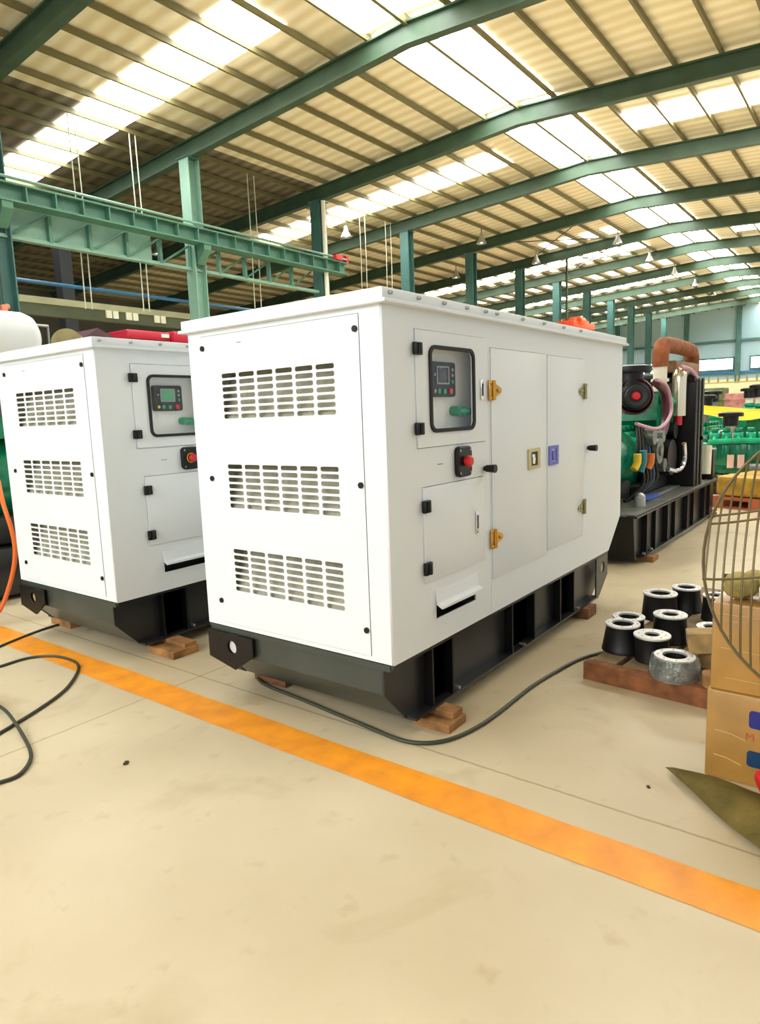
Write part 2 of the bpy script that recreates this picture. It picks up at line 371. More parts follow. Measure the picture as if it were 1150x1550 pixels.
# columns
ordw = ['', '', '', 'green steel column at the photo edge, above the white muffler', 'broad green steel column carrying the crane girder, between the two white canopies',
        'dark steel column with white downpipe at the end of the crane girder', 'teal steel column rising above the lid near its front corner',
        'dark green steel column, second from the girder end above the lid', 'slim green steel column, third from the girder end above the lid',
        'grey green column just before the orange crane', 'dark column just past the orange crane', 'grey column, second past the orange crane',
        'dark green column directly above the far end of the white lid', 'pale blue column just beyond the far end of the white lid', 'blue column nearest the bright end wall']
for i, x in enumerate(XC):
    if i < 3: continue
    t = thing('steel_column', ordw[i], 'column', (x, 16, 0), 0, 'columns of the long row')
    h = zr(16)-.61-.02; c = MB()
    c.box((-.19, -.2, .02), (-.16, .2, h)); c.box((.16, -.2, .02), (.19, .2, h)); c.box((-.16, -.012, .02), (.16, .012, h))
    c.build('shaft', GREENLT if i == 4 else STEELBL, t, False)
    MB().box((-.3, -.3, 0), (.3, .3, .02)).build('base_plate', STEELBL, t, False)
    MB().box((-.25, -.25, h), (.25, .25, h+.02)).build('cap_plate', STEELBL, t, False)
    if i in (3, 4): MB().prism([(-.2, 6.2), (-.55, 6.2), (-.55, 6.05), (-.2, 5.7)], 0, -.12, .12).build('bracket', GREENST, t, False)
    if i == 5: MB().cyl((-.05, -.28, .1), (-.05, -.28, h), .075).build('downpipe', WHITEP, t)

# crane runway girder with truss
g = thing('crane_girder', 'long green crane runway girder with lattice truss, ending at the dark column', 'girder', (0, 15.62, 0))
b = MB(); b.box((2.2, -.2, 6.56), (18.9, .2, 6.6)); b.box((2.2, -.2, 6.2), (18.9, .2, 6.24)); b.box((2.2, -.015, 6.24), (18.9, .015, 6.56)); b.build('girder_beam', GREENST, g, False)
x = 6.56
while x < 18.9:
    MB().box((x-.015, -.19, 6.24), (x+.015, -.015, 6.56)).build('stiffener', GREENST, g, False); x += .66
b = MB(); b.box((2.2, .32, 5.55), (18.0, .5, 5.63)); b.build('bottom_chord', GREENLT, g, False)
b = MB(); b.box((2.2, .44, 5.63), (11.4, .46, 6.3)); b.build('sheeting', GREENLT, g, False)
x = 6.6
while x < 17.6:
    MB().box((x-.04, .3, 5.6), (x+.04, .42, 6.2)).build('truss_post', GREENST, g, False); MB().tube([(x+.04, .36, 5.62), (x+.96, .36, 6.2)], .03, 6).build('truss_diagonal', GREENST, g, False); x += 1.0
MB().box((18.9, -.12, 6.6), (19.0, .12, 6.85)).build('end_stop', RED, g, False); MB().box((18.2, -.25, 6.62), (18.55, -.1, 6.78)).build('end_stop', RED, g, False)
MB().tube([(2.2, -.1, 6.72), (18.9, -.1, 6.72)], .035, 6).build('rail', GREENLT, g)
# side-bay beam with placards, blue rail, dark posts
g = thing('side_bay_beam', 'long grey beam with its lit upper edge painted cream in the side bay, above the second canopy', 'beam', (0, 19, 0))
MB().box((4, -.12, 4.72), (21, .12, 4.9)).build('upper_edge', mat('khaki beam edge painted lit', (176, 176, 140), .6, noise=.1, nscale=2), g, False)  # lighter colour paints the light along the beam top
MB().box((4, -.1, 4.4), (21, .1, 4.72)).build('lower_web', mat('olive beam web painted shaded', (92, 100, 72), .6, noise=.2, nscale=1), g, False)  # darker colour paints the shade below the lit edge
for i, x in enumerate((11.83, 12.5, 13.5)):
    s = thing('placard', ('white paired placard hung first on the grey beam, from the muffler side', 'white paired placard hung in the middle of three on the grey beam', 'white paired placard on the grey beam next to the white lid corner')[i], 'sign', (x, 18.86, 4.5), 0, 'placards on the grey beam')
    MB().box((-.2, -.02, 0), (-.02, .03, .22)).build('panel', WHITEP, s, False); MB().box((.03, -.02, 0), (.2, .03, .22)).build('panel', WHITEP, s, False)
tag(MB().tube([(2, 18.2, 5.14), (20, 18.2, 5.14)], .05, 8).build('conductor_rail', BLUEPIPE), 'thin blue conductor rail running along the dim side bay', 'rail')
for i, (x, y) in enumerate(((11.9, 21.5), (17.3, 21.5), (6.6, 21.5))):
    c = MB(); c.box((-.2, -.2, 0), (.2, .2, 7.9)); tag(c.build('dark_post', mat('dark post paint', (44, 46, 50), .6), None, False, (x, y, 0)),
        ('dark post behind the blue rail, over the second canopy roof', 'dark post behind the blue rail, close to the broad green column', 'dark post behind the white muffler')[i], 'post', 'dark posts of the side bay')
# diagonal rafter of side bay, dim wall girts
# hanging ropes
for i, (x, y, z0) in enumerate(((9.68, 16.6, 4.3), (9.86, 16.6, 4.3), (11.38, 16.6, 4.4), (11.56, 16.6, 4.4), (15.5, 16.6, 4.9), (15.78, 16.6, 4.9), (21.1, 16.6, 6.0), (21.42, 16.6, 6.0), (22.75, 16.6, 6.4), (23.1, 16.6, 6.4))):
    z1 = zr(y)-.15
    tag(MB().tube([(x, y, z0), (x+.02, y, (z0+z1)/2), (x, y, z1)], .016, 6).build('hanging_cable', mat('pale rope %d' % i, (196, 196, 176), .7)),
        ('pale hanging cable, ' + ('first of the pair left of the crane sheeting brace', 'second of the pair left of the crane sheeting brace', 'first of the pair before the broad green column', 'second of the pair before the broad green column',
         'first of the pair under the truss, past the broad green column', 'second of the pair under the truss, past the broad green column', 'first of four above the lid corner', 'second of four above the lid corner', 'third of four, beside the teal column', 'last of four, touching the teal column')[i]), 'cable', 'pale cables hanging from the roof')
# high-bay lamps
lampspots = [(27.0, 14.6), (32.6, 14.6), (32.6, 10.6), (37.7, 10.6), (42.7, 10.6), (47.8, 10.6), (53, 10.6), (31.6, 18.6), (17.0, 23.6), (21.5, 17.6)]
L0 = None
lampl = ['high in the second bay, over the teal column', 'between the third and fourth columns', 'near the top of the photo beside the ridge light', 'in the ridge row, next after the topmost', 'in the ridge row, third along', 'in the ridge row, fourth along',
         'in the ridge row, farthest', 'beyond the column row, over the lid', 'deep in the dim side bay', 'beside the dark column with the downpipe']
for i, (x, y) in enumerate(lampspots):
    if L0 is None:
        L0 = thing('high_bay_lamp', 'bell shaped high bay lamp hanging '+lampl[0], 'lamp', (x, y, zr(y)-.15), 0, 'high bay lamps')
        MB().lathe([(.06, -.2), (.09, -.35), (.2, -.55), (.22, -.62), (.205, -.62), (.08, -.36), (.0, -.3)]).build('shade', GALV, L0)
        MB().tube([(0, 0, 0), (0, 0, -.25)], .02, 8).build('stem', RAFT, L0); MB().sph((0, 0, -.5), .1).build('bulb', LAMPM, L0)
    else: dup(L0, (x, y, zr(y)-.15), 'bell shaped high bay lamp hanging '+lampl[i])
# orange crane trolley far along the row
g = thing('overhead_crane', 'orange overhead crane with hoist trolley, far off above the white lid', 'crane', (36.3, 14, 5.55))
m = MB(); m.box((-1.5, -.5, 0), (1.6, .5, .28), .03); m.box((-1.2, -.4, .28), (1.0, .3, .42), .03); m.box((-.3, -.35, .42), (.6, .2, .58), .05); m.cyl((-.9, -.55, .3), (-.2, -.55, .3), .14); m.build('hoist', ORANGECR, g)
MB().box((-1.35, .5, .0), (-1.1, 9.5, .2)).build('bridge_beam', mat('dull red crane paint', (190, 60, 44), .5), g, False)
for yy in (0, 9.3):
    MB().box((-1.3, yy-.04, .2), (-1.2, yy+.04, zr(14+yy)-5.55-.15)).build('hanger', RAFT, g, False)

# ------------------------------------------------------------------ floor marking
ln = MB(); pts = []
N = 60
for i in range(N+1):
    y = -2 + i*14/N; pts.append((1.82+random.uniform(-.004, .004), 1.995+random.uniform(-.005, .005), y))
for a, b in zip(pts, pts[1:]): ln.quad((a[0], a[2], .0015), (a[1], a[2], .0015), (b[1], b[2], .0015), (b[0], b[2], .0015))
bmesh.ops.remove_doubles(ln.bm, verts=ln.bm.verts[:], dist=1e-5)
tag(ln.build('floor_marking', LINEP, None, False), 'worn yellow orange safety line painted across the concrete floor', 'floor marking')

# ------------------------------------------------------------------ canopied generators
def canopy_genset(loc, label, lit):
    G = thing('generator_set', label, 'generator', loc)
    W, L, zb, zt = 1.15, 2.80, .367, 1.79
    far = [(L, .582), (L-.24, zb)]
    win = rrect(.312, .665, 1.296, 1.632, .03); flap = [(.322, .476), (.674, .476), (.674, .606), (.322, .606)]
    side = [(0, zb), (L-.24, zb), (L, .582), (L, zt), (0, zt)]
    body = plate('canopy_body', side, [[(.2055, 1.2235), (.7875, 1.2235), (.7875, 1.7025), (.2055, 1.7025)], [(.2355, .6525), (.7645, .6525), (.7645, 1.0625), (.2355, 1.0625)], [(.839, .542), (1.4915, .542), (1.4915, 1.663), (.839, 1.663)], [(1.4975, .559), (2.058, .559), (2.058, 1.658), (1.4975, 1.658)], flap], 1, 0, .012, WHITE, G)
    # remaining shell faces belong to the same body
    bm = bmesh.new(); bm.from_mesh(body.data)
    def q(*p): bm.faces.new([bm.verts.new(x) for x in p])
    def bx(a, b):
        bmesh.ops.create_cube(bm, size=1, matrix=Matrix.Translation((Vector(a)+Vector(b))/2) @ Matrix.Diagonal((b[0]-a[0], b[1]-a[1], b[2]-a[2], 1)))
    bx((0, W-.012, zb), (L, W, zt)); bx((L-.012, .012, .582), (L, W-.012, zt)); q((L, 0, .582), (L-.24, 0, zb), (L-.24, W, zb), (L, W, .582))
    bx((.012, .012, zb), (L-.24, W-.012, zb+.012))
    # corner posts of the end face beside the screwed panel
    bx((0, .012, zb), (.012, .112, zt)); bx((0, 1.062, zb), (.012, W-.012, zt)); bx((0, .112, zb), (.012, 1.062, zb+.02)); bx((0, .112, 1.755), (.012, 1.062, zt))
    bm.to_mesh(body.data); bm.free()
    # end panel with three slot grilles
    holes = []
    for ztop in (1.578, 1.164, .763):
        for r in range(7):
            for c in range(6):
                y1 = .925 - c*.1162; z1 = ztop - r*.0305
                holes.append(rrect(y1-.0995, y1, z1-.0205, z1, .0085, 3))
    ep = plate('end_panel', [(.114, zb+.022), (1.06, zb+.022), (1.06, 1.753), (.114, 1.753)], holes, 0, -.003, 0, WHITE, G)
    for (y, z) in ((.13, 1.698), (1.045, 1.70), (.13, 1.093), (1.04, 1.095), (.13, .496), (1.036, .496)):
        MB().cyl((-.010, y, z), (-.002, y, z), .0125, n=14).build('screw', BLACK, ep)
    MB().box((-.0036, .78, 1.705), (-.0028, .81, 1.71)).build('maker_mark', GREYLINE, ep, False)
    bf = MB()
    for ztop in (1.578, 1.164, .763):
        bf.quad((.10, .2, ztop+.03), (.10, .96, ztop+.03), (.014, .96, ztop-.216), (.014, .2, ztop-.216))
        bf.quad((.10, .2, ztop+.03), (.10, .96, ztop+.03), (.012, .96, ztop+.05), (.012, .2, ztop+.05))
        bf.quad((.10, .96, ztop+.03), (.012, .96, ztop+.05), (.014, .96, ztop-.216)); bf.quad((.10, .2, ztop+.03), (.012, .2, ztop+.05), (.014, .2, ztop-.216))
    bf.build('air_baffles', BAFFLE, G, False)
    # lid with drip lip and bolts
    ld = MB()
    ld.box((-.022, -.020, zt), (L+.022, W+.020, 1.834), .004)
    ld.box((-.030, -.036, zt-.012), (L+.030, W+.036, zt+.002), .002)
    lid = ld.build('roof_lid', WHITE2, G)
    for x in (.02, .21, .40, .59, .76, .87, 1.15, 1.41, 1.68, 1.94):
        MB().cyl((x, -.030, 1.815), (x, -.018, 1.815), .008, n=10).sph((x, -.03, 1.815), .008, 8).build('lid_bolt', GALV, lid)
    def hinge(parent, x0, x1, z0, z1):
        h = MB(); h.box((x0, -.022, z0), (x1, -.0045, z1), .004); h.cyl(((x0+x1)/2, -.024, z0+.004), ((x0+x1)/2, -.024, z1-.004), .008); return h.build('door_hinge', BLACK, parent)
    # control door
    cd = plate('control_door', [(.208, 1.226), (.785, 1.226), (.785, 1.70), (.208, 1.70)], [win], 1, -.005, .006, WHITE, G, .0008)
    hinge(cd, .185, .238, 1.598, 1.648); hinge(cd, .185, .238, 1.280, 1.330)
    gk = plate('window_gasket', rrect(.300, .677, 1.284, 1.644, .042), [rrect(.316, .661, 1.300, 1.628, .028)], 1, -.013, -.004, RUBBER, cd)
    plate('window_pane', rrect(.312, .665, 1.296, 1.632, .03), [], 1, -.004, -.001, GLASS, cd)
    lt = MB(); lt.box((.733, -.012, 1.418), (.757, -.005, 1.51), .002); lt.build('door_latch', CHROME, cd); 
    MB().box((.738, -.0135, 1.436), (.752, -.0115, 1.492)).build('latch_slot', DARKM, cd, False)
    # control box behind the window
    cb = MB(); D = .07
    cb.quad((.27, D, 1.25), (.95, D, 1.25), (.95, D, 1.68), (.27, D, 1.68)); cb.quad((.27, .012, 1.25), (.95, .012, 1.25), (.95, D, 1.25), (.27, D, 1.25)); cb.quad((.27, .012, 1.68), (.95, .012, 1.68), (.95, D, 1.68), (.27, D, 1.68))
    cb.quad((.27, .012, 1.25), (.27, D, 1.25), (.27, D, 1.68), (.27, .012, 1.68)); cb.quad((.95, .012, 1.25), (.95, D, 1.25), (.95, D, 1.68), (.95, .012, 1.68))
    cbx = cb.build('control_box', mat('instrument panel grey', (236, 238, 236), .5), G, False)
    cx = .388 if not lit else .375
    wv = .205 if not lit else .20
    ct = plate('controller', rrect(cx, cx+wv, 1.435, 1.585, .014), [], 1, D-.028, D-.001, BLACK, cbx, .003)
    G['_'] = 0; del G['_']
    MB().box((cx+.05, D-.031, 1.495), (cx+.14, D-.0275, 1.56), .001).build('screen', LCD_ON if lit else LCD_OFF, ct)
    plate('screen_frame', rrect(cx+.044, cx+.146, 1.489, 1.566, .006), [rrect(cx+.05, cx+.14, 1.495, 1.56, .004)], 1, D-.032, D-.0275, GREYLINE, ct)
    for bxx, bz, bm_, br in ((.06, 1.459, GREENB, .012), (.105, 1.457, GREENB, .012), (.158, 1.459, RED, .014), (.172, 1.50, GREENB, .008), (.172, 1.528, GREYLINE, .007), (.172, 1.552, GREYLINE, .007), (.027, 1.459, YELLOWB if lit else GREYLINE, .009), (.027, 1.53, GREYLINE, .006)):
        MB().cyl((cx+bxx, D-.034, bz), (cx+bxx, D-.027, bz), br, n=14).build('button', bm_, ct)
    kx = .60 if not lit else .575
    ks = MB(); ks.cyl((kx, D-.045, 1.372), (kx, D, 1.372), .022); ks.cyl((kx+.04, D-.045, 1.369), (kx+.04, D, 1.369), .022); ks.cyl((kx+.08, D-.05, 1.366), (kx+.08, D, 1.366), .018); ks.box((kx-.02, D-.06, 1.364), (kx+.06, D-.04, 1.378)); ks.build('key_switches', GREENB, cbx)
    MB().box((kx+.10, D-.045, 1.355), (kx+.118, D, 1.38), .003).build('switch_lever', BLACK, cbx)
    # emergency stop
    es = plate('emergency_stop', rrect(.495, .618, 1.078, 1.215, .026), [], 1, -.024, 0, BLACK, G, .006)
    MB().cyl((.556, -.040, 1.148), (.556, -.024, 1.148), .018).build('stop_stem', ORANGE if lit else RED, es)
    MB().lathe([(0, .020), (.018, .018), (.026, .008), (.026, 0)], Matrix.Translation((.556, -.038, 1.148)) @ Matrix.Rotation(PI/2, 4, 'X')).build('stop_button', RED, es)
    if lit: plate('stop_ring', rrect(.526, .586, 1.118, 1.178, .0299, 6), [rrect(.530, .582, 1.122, 1.174, .0258, 6)], 1, -.027, -.022, YELLOWB, es)
    for a, b in ((.512, 1.197), (.601, 1.197), (.512, 1.096), (.601, 1.096)): MB().cyl((a, -.026, b), (a, -.022, b), .005, n=10).build('panel_screw', GALV, es)
    MB().box((.36, -.001, 1.146), (.40, .0005, 1.151)).build('maker_mark', GREYLINE, G, False)
    def knob(x, z): MB().cyl((x, -.012, z), (x, 0, z), .012, n=14).cyl((x, -.06, z), (x, -.012, z), .020, .017, n=18).build('door_stay_knob', BLACK, G)
    knob(.772, 1.096); knob(2.136, 1.109)
    # cable door
    bd = MB(); bd.box((.238, -.005, .655), (.762, .006, 1.06), .0008); bd = bd.build('cable_door', WHITE, G)
    hinge(bd, .222, .272, .955, 1.008); hinge(bd, .222, .272, .690, .745)
    MB().box((.670, -.012, .80), (.692, -.005, .905), .002).build('door_latch', CHROME, bd); MB().box((.675, -.0135, .822), (.687, -.0115, .885)).build('latch_slot', DARKM, bd, False)
    # cable flap, hinged at its top and swung out
    fl = MB(); fl.prism([(.001, .606), (-.005, .606), (-.012, .548), (-.036, .538), (-.036, .526), (-.030, .526), (-.004, .541)], 0, .318, .680); fl = fl.build('cable_flap', WHITE, G, False)
    bd2 = MB(); bd2.quad((.30, .10, .44), (.70, .10, .44), (.70, .10, .64), (.30, .10, .64)); bd2.quad((.30, .012, .44), (.70, .012, .44), (.70, .1, .44), (.30, .1, .44)); bd2.quad((.30, .012, .64), (.70, .012, .64), (.70, .1, .64), (.30, .1, .64)); bd2.build('cable_opening', DARKM, G, False)
    # panel seam strip
    MB().box((.826, -.003, zb), (.832, 0, 1.67)).build('panel_joint', WHITE, G, False)
    # service doors
    for k, (x0, x1, z0, z1) in enumerate(((.842, 1.488, .545, 1.66), (1.500, 2.055, .562, 1.655))):
        d = MB(); d.box((x0, -.006, z0), (x1, .006, z1), .001); d = d.build('service_door', WHITE, G)
        hx = x0-.03 if k == 0 else x1+.03; sg = 1 if k == 0 else -1; hm = BRASS if k == 0 else DIMBRASS
        for hz in (1.462, .745):
            h = MB(); h.box((min(hx, hx+sg*.05), -.013, hz-.048), (max(hx, hx+sg*.05), -.006, hz+.048), .002); h.cyl((hx+sg*.036, -.017, hz-.046), (hx+sg*.036, -.017, hz+.046), .009)
            h.prism([(hx+sg*.05, hz-.034), (hx+sg*.118, hz-.012), (hx+sg*.124, hz), (hx+sg*.118, hz+.012), (hx+sg*.05, hz+.034)], 1, -.013, -.006)
            for dz in (-.036, .036): h.sph((hx+sg*.014, -.013, hz+dz), .008, 8)
            h.sph((hx+sg*.085, -.013, hz), .010, 8); h.build('butterfly_hinge', hm, d)
        lx = 1.24 if k == 0 else 1.508; lw = .145 if k == 0 else .13
        la = plate('paddle_latch', rrect(lx, lx+lw, 1.048, 1.158, .006), [rrect(lx+.03, lx+lw-.03, 1.066, 1.14, .004)], 1, -.014, -.006, BEIGE if k == 0 else BLUE, d)
        MB().box((lx+.03, -.009, 1.066), (lx+lw-.03, -.0065, 1.14)).build('latch_recess', DARKM if k == 0 else mat('pale blue film', (150, 160, 215), .3), la, False)
        MB().box((lx+.045, -.017, 1.075), (lx+.075, -.008, 1.128), .003).build('paddle', CHROME if k == 0 else BLUE, la)
    # base frame
    B = .07
    fr = thing_child('base_frame', G)
    prof = [(0, zb-.002), (0, .226), (.15, B), (L-.42, B), (L-.24, .2), (L-.24, zb-.002)]
    for yo, sg in ((0., 1), (W, -1)):
        m = MB()
        a, b_ = sorted((yo+sg*.055, yo+sg*.065)); m.prism(prof, 1, a, b_)
        a, b_ = sorted((yo+sg*.004, yo+sg*.075)); m.box((0, a, zb-.016), (L-.24, b_, zb-.002))
        m.prism([(.15, B), (L-.42, B), (L-.42, B+.012), (.15, B+.012)], 1, a, b_)
        m.build('side_rail', BASE, fr, False)
        for (x0, x1) in ((.29, .47), (1.07, 1.36), (1.72, 1.95)):
            p = MB()
            for xx in (x0, x1-.012): p.box((xx, a+.004, B+.012), (xx+.012, b_, zb-.016))
            p.box((x0+.012, b_-.02 if sg > 0 else a+.004, B+.012), (x1-.012, b_-.012 if sg > 0 else a+.012, zb-.016))
            p.build('lifting_pocket', BLACK, fr, False)
        # far lifting lug
        plate('lifting_lug', [(L-.46, zb-.02), (L-.24, zb-.02), (L-.24, .2), (L-.40, B+.01), (L-.46, B+.01)], [rrect(L-.38, L-.30, .23, .31, .039, 6)], 1, a+.002, a+.012, BASE, fr)
    m = MB(); m.prism([(.006, zb-.002), (.006, .226), (.156, B), (.166, B), (.018, .23), (.018, zb-.002)], 1, .06, W-.06); m.build('end_plate', BASEG, fr, False)
    m = MB(); m.box((L-.26, .06, .2), (L-.25, W-.06, zb-.002)); m.build('end_plate', BASEG, fr, False)
    m = MB(); m.box((-.004, .02, zb-.03), (.02, W-.02, zb-.003)); m.build('end_angle', BASEG, fr, False)
    lug = plate('lifting_lug', [(W-.01, zb-.03), (W-.33, zb-.03), (W-.33, .25), (W-.2, .16), (W-.01, .20)], [rrect(W-.215, W-.145, .235, .305, .034, 6)], 0, -.02, -.006, BLACK, fr)
    MB().cyl((-.003, W-.18, .27), (.002, W-.18, .27), .033).build('lug_liner', WOODT if lit else mat('pale lug disc', (214, 204, 206), .6), fr)
    for x, z in ((.5, .1), (1.2, .095), (2.0, .095)): MB().cyl((x, -.004, z), (x, .03, z), .008, n=8).build('frame_bolt', GALV, fr)
    return G
def thing_child(name, parent):
    o = bpy.data.objects.new(name, None); COL.objects.link(o); o.parent = parent; o.empty_display_size = .05; return o
canopy_genset((2.072, 1.540, 0), 'large white canopied generator with open base frame, in front, dark controller behind its window', False)
canopy_genset((2.027, 3.435, 0), 'white canopied generator behind the first one, partly hidden, with lit green controller screen', True)

# timber blocks
def block(name, a, b, lab, m=WOODB, extra=None):
    q = MB(); q.box(a, b, .004)
    if extra: q.box(*extra, .003)
    return tag(q.build(name, m, None, False), lab, 'wood block', 'timber blocks under the frames')
block('wood_block', (2.315, 1.44, 0), (2.46, 1.63, .04), 'stepped timber block under the near corner of the front generator', WOOD, ((2.375, 1.455, .04), (2.455, 1.63, .07)))
block('wood_block', (4.15, 1.505, 0), (4.30, 1.82, .07), 'brown timber block under the far end of the front generator')
block('wood_block', (2.29, 2.40, 0), (2.42, 2.63, .07), 'timber block under the front generator, behind its end plate')
block('wood_block', (2.23, 3.25, 0), (2.41, 3.50, .045), 'timber block beneath the second generator, right next to the front generator', WOOD, ((2.32, 3.26, .045), (2.405, 3.50, .07)))
block('wood_block', (2.22, 4.38, 0), (2.36, 4.64, .07), 'timber block beneath the left corner of the second generator', WOOD)

# ------------------------------------------------------------------ cables
def cable(pts, r, m, name, lab, cat='cable', z=None, sm=3):
    P = [(p[0], p[1], p[2] if len(p) > 2 else r) for p in pts]
    return tag(MB().tube(P, r, 8, smooth=sm).build(name, m), lab, cat)
cable([(2.50, 2.86), (2.37, 2.70), (2.262, 2.54), (2.222, 2.21), (2.168, 1.76), (2.155, 1.54), (2.262, 1.41), (2.515, 1.356), (2.92, 1.352), (3.2, 1.325), (3.44, 1.285), (3.62, 1.2), (3.75, 1.08)], .009, CABLE, 'floor_cable', 'dark cable snaking from under the front generator towards the pallet')
cable([(1.2, 4.2), (1.55, 4.34), (1.777, 4.415), (2.085, 4.52), (2.384, 4.518), (2.6, 4.4)], .008, CABLE, 'floor_cable', 'dark cable running under the second generator from the photo edge')
cable([(1.35, 4.06), (1.609, 4.035), (1.764, 4.035), (1.869, 3.933), (1.893, 3.75), (1.838, 3.586), (1.65, 3.37), (1.45, 3.243), (1.29, 3.168), (1.218, 3.137), (1.0, 3.05)], .008, CABLE, 'floor_cable', 'dark cable loop lying on the floor, crossing the yellow line edge')
cable([(1.34, 3.62, .022), (1.336, 3.407, .024), (1.307, 3.22, .028), (1.246, 2.947, .008), (1.185, 2.78, .008), (1.095, 2.684, .008), (1.022, 2.689, .008), (.9, 2.72, .008)], .008, CABLE, 'floor_cable', 'shorter dark cable bend on the floor, closest to the camera')
cable([(2.16, 5.06, 1.0), (2.12, 4.93, .84), (2.13, 4.88, .68), (2.14, 4.88, .52), (2.11, 4.90, .34), (2.02, 4.92, .12), (1.95, 5.0, .016), (2.1, 5.25, .016)], .015, HOSE, 'orange_hose', 'bright orange hose curving down beside the second generator', 'hose')

# ------------------------------------------------------------------ engines
def engine_parts(G, s=1.0, paint=TEAL, paint2=TEAL2):
    """inline engine along +X, about 1.2 long, origin on its mounting level"""
    def v(*p): return tuple(q*s for q in p)
    m = MB(); m.box(v(0, -.2, .12), v(1.05, .2, .52), .03*s); m.box(v(.02, -.17, .0), v(1.0, .17, .14), .03*s)
    for i in range(6): m.box(v(.05+.165*i, -.225, .2), v(.15+.165*i, -.19, .46), .01*s)
    m.build('engine_block', paint, G)
    m = MB()
    for i in range(6): m.box(v(.03+.168*i, -.14, .52), v(.17+.168*i, .16, .64), .02*s)
    m.build('cylinder_heads', paint2, G)
    m = MB()
    for i in range(6): m.box(v(.045+.168*i, -.09, .64), v(.155+.168*i, .11, .71), .025*s)
    m.build('rocker_covers', paint, G)
    m = MB(); m.tube([v(.02, -.24, .50), v(.5, -.25, .52), v(1.0, -.24, .50)], .045*s, 10, smooth=1)
    for i in range(6): m.tube([v(.1+.168*i, -.24, .51), v(.1+.168*i, -.12, .57)], .03*s, 8)
    m.build('intake_manifold', paint2, G)
    MB().cyl(v(-.14, 0, .24), v(0, 0, .24), .26*s, .24*s, 28).build('flywheel_housing', paint, G)
    m = MB(); m.cyl(v(1.05, 0, .20), v(1.10, 0, .20), .12*s); m.cyl(v(1.05, 0, .44), v(1.12, 0, .44), .09*s); m.cyl(v(1.05, -.17, .35), v(1.10, -.17, .35), .05*s); m.build('pulleys', DARKM, G)
    for i in range(2): MB().cyl(v(.34+.14*i, -.27, .1), v(.34+.14*i, -.27, .3), .05*s, n=18).build('oil_filter', mat('pale filter %d' % random.randint(0, 99999), (232, 196, 178), .4), G)
    m = MB(); m.cyl(v(.6, -.28, .1), v(.86, -.28, .1), .07*s); m.cyl(v(.86, -.28, .12), v(.94, -.28, .12), .04*s); m.build('starter_motor', GREYM, G)
def airfilter_cap(G, x, y, z, r, name='air_filter'):
    MB().lathe([(0, -.16), (r*.62, -.16), (r*.62, -.02), (r, -.02), (r*1.02, .0), (r, .035), (r*.7, .05), (0, .05)], Matrix.Translation((x, y, z))).build(name, BLACK, G)

# open generator beyond the front canopy
G = thing('open_generator_set', 'open generator set beyond the front canopy, with rusty exhaust pipe and black radiator', 'generator', (5.70, 1.66, 0))
fr = thing_child('base_frame', G); BW = 1.15; BL = 3.25; BT = .44
for yo, sg in ((0, 1), (BW, -1)):
    a, b = sorted((yo, yo+sg*.09)); m = MB()
    a1, b1 = sorted((yo+sg*.05, yo+sg*.065))
    m.prism([(0, BT), (BL, BT), (BL, .05), (.22, .05), (.05, .2)], 1, a1, b1); m.box((0, a, BT-.015), (BL, b, BT)); m.prism([(.22, .05), (BL, .05), (BL, .065), (.2, .065)], 1, a, b)
    m.build('side_rail', BASE, fr, False)
    for x0 in (.30, .98, 1.75, 2.55):
        p = MB(); p.box((x0, a+.002, .065), (x0+.015, b, BT-.015)); p.box((x0+.27, a+.002, .065), (x0+.285, b, BT-.015)); p.box((x0+.015, a+.03 if sg > 0 else b-.04, .065), (x0+.27, a+.04 if sg > 0 else b-.03, BT-.015)); p.build('lifting_pocket', BLACK, fr, False)
    for x0 in (.24, .46): MB().cyl((x0, a-.004, .085), (x0, a+.02, .085), .014, n=8).build('frame_bolt', GALV, fr)
m = MB(); m.prism([(-.01, BT-.005), (.05, .05), (.10, .05), (.02, BT-.005)], 1, .03, BW-.03); m.build('end_plate', BLACK, fr, False)
m = MB(); m.box((0.02, .02, BT), (BL-.02, BW-.02, BT+.012), .003); m.build('deck', mat('dusty dark deck', (124, 124, 118), .35, noise=.35, nscale=6), fr, False)
E2 = thing_child('engine', G); E2.location = (1.45, .66, .50)
engine_parts(E2, .92, TEAL, TEAL2)
MB().cyl((.10, .60, .86), (1.0, .60, .86), .30, n=32).build('alternator', TEAL, G); MB().box((.05, .32, 1.12), (.45, .85, 1.42), .02).build('terminal_box', DARKM, G)
m = MB(); m.box((.5, .42, .45), (1.2, .95, .62), .02); m.build('alternator_foot', DARKM, G)
af = MB(); MX = Matrix.Translation((1.02, .34, 1.45)) @ Matrix.Rotation(-PI/2, 4, 'Y') @ Matrix.Rotation(.4, 4, 'X')
af.lathe([(0, .10), (.115, .10), (.135, .085), (.135, -.25), (.09, -.28), (0, -.28)], MX); af = af.build('air_filter', BLACK, G)
MB().lathe([(0, .135), (.032, .132), (.042, .10)], MX).build('filter_cap', RED, af)
MB().lathe([(.06, .104), (.09, .110), (.105, .102)], MX).build('filter_ring', DARKM, af)
m = MB(); m.lathe([(.15, -.02), (.165, .0), (.18, -.04), (.18, -.34), (.12, -.40), (0, -.40)], MX); m.build('filter_housing', PURPLE, G)
airfilter_cap(G, 1.12, .42, 1.70, .20, 'intake_cap')
MB().cyl((1.12, .42, 1.5), (1.12, .42, 1.56), .12).build('intake_neck', GALV, G)
MB().tube([(1.22, .20, 1.60), (1.42, .16, 1.55), (1.52, .14, 1.42), (1.48, .12, 1.28), (1.24, .12, 1.17), (.95, .14, 1.14), (.6, .2, 1.2)], .016, 10, smooth=3).build('coolant_hose', PINK, G)
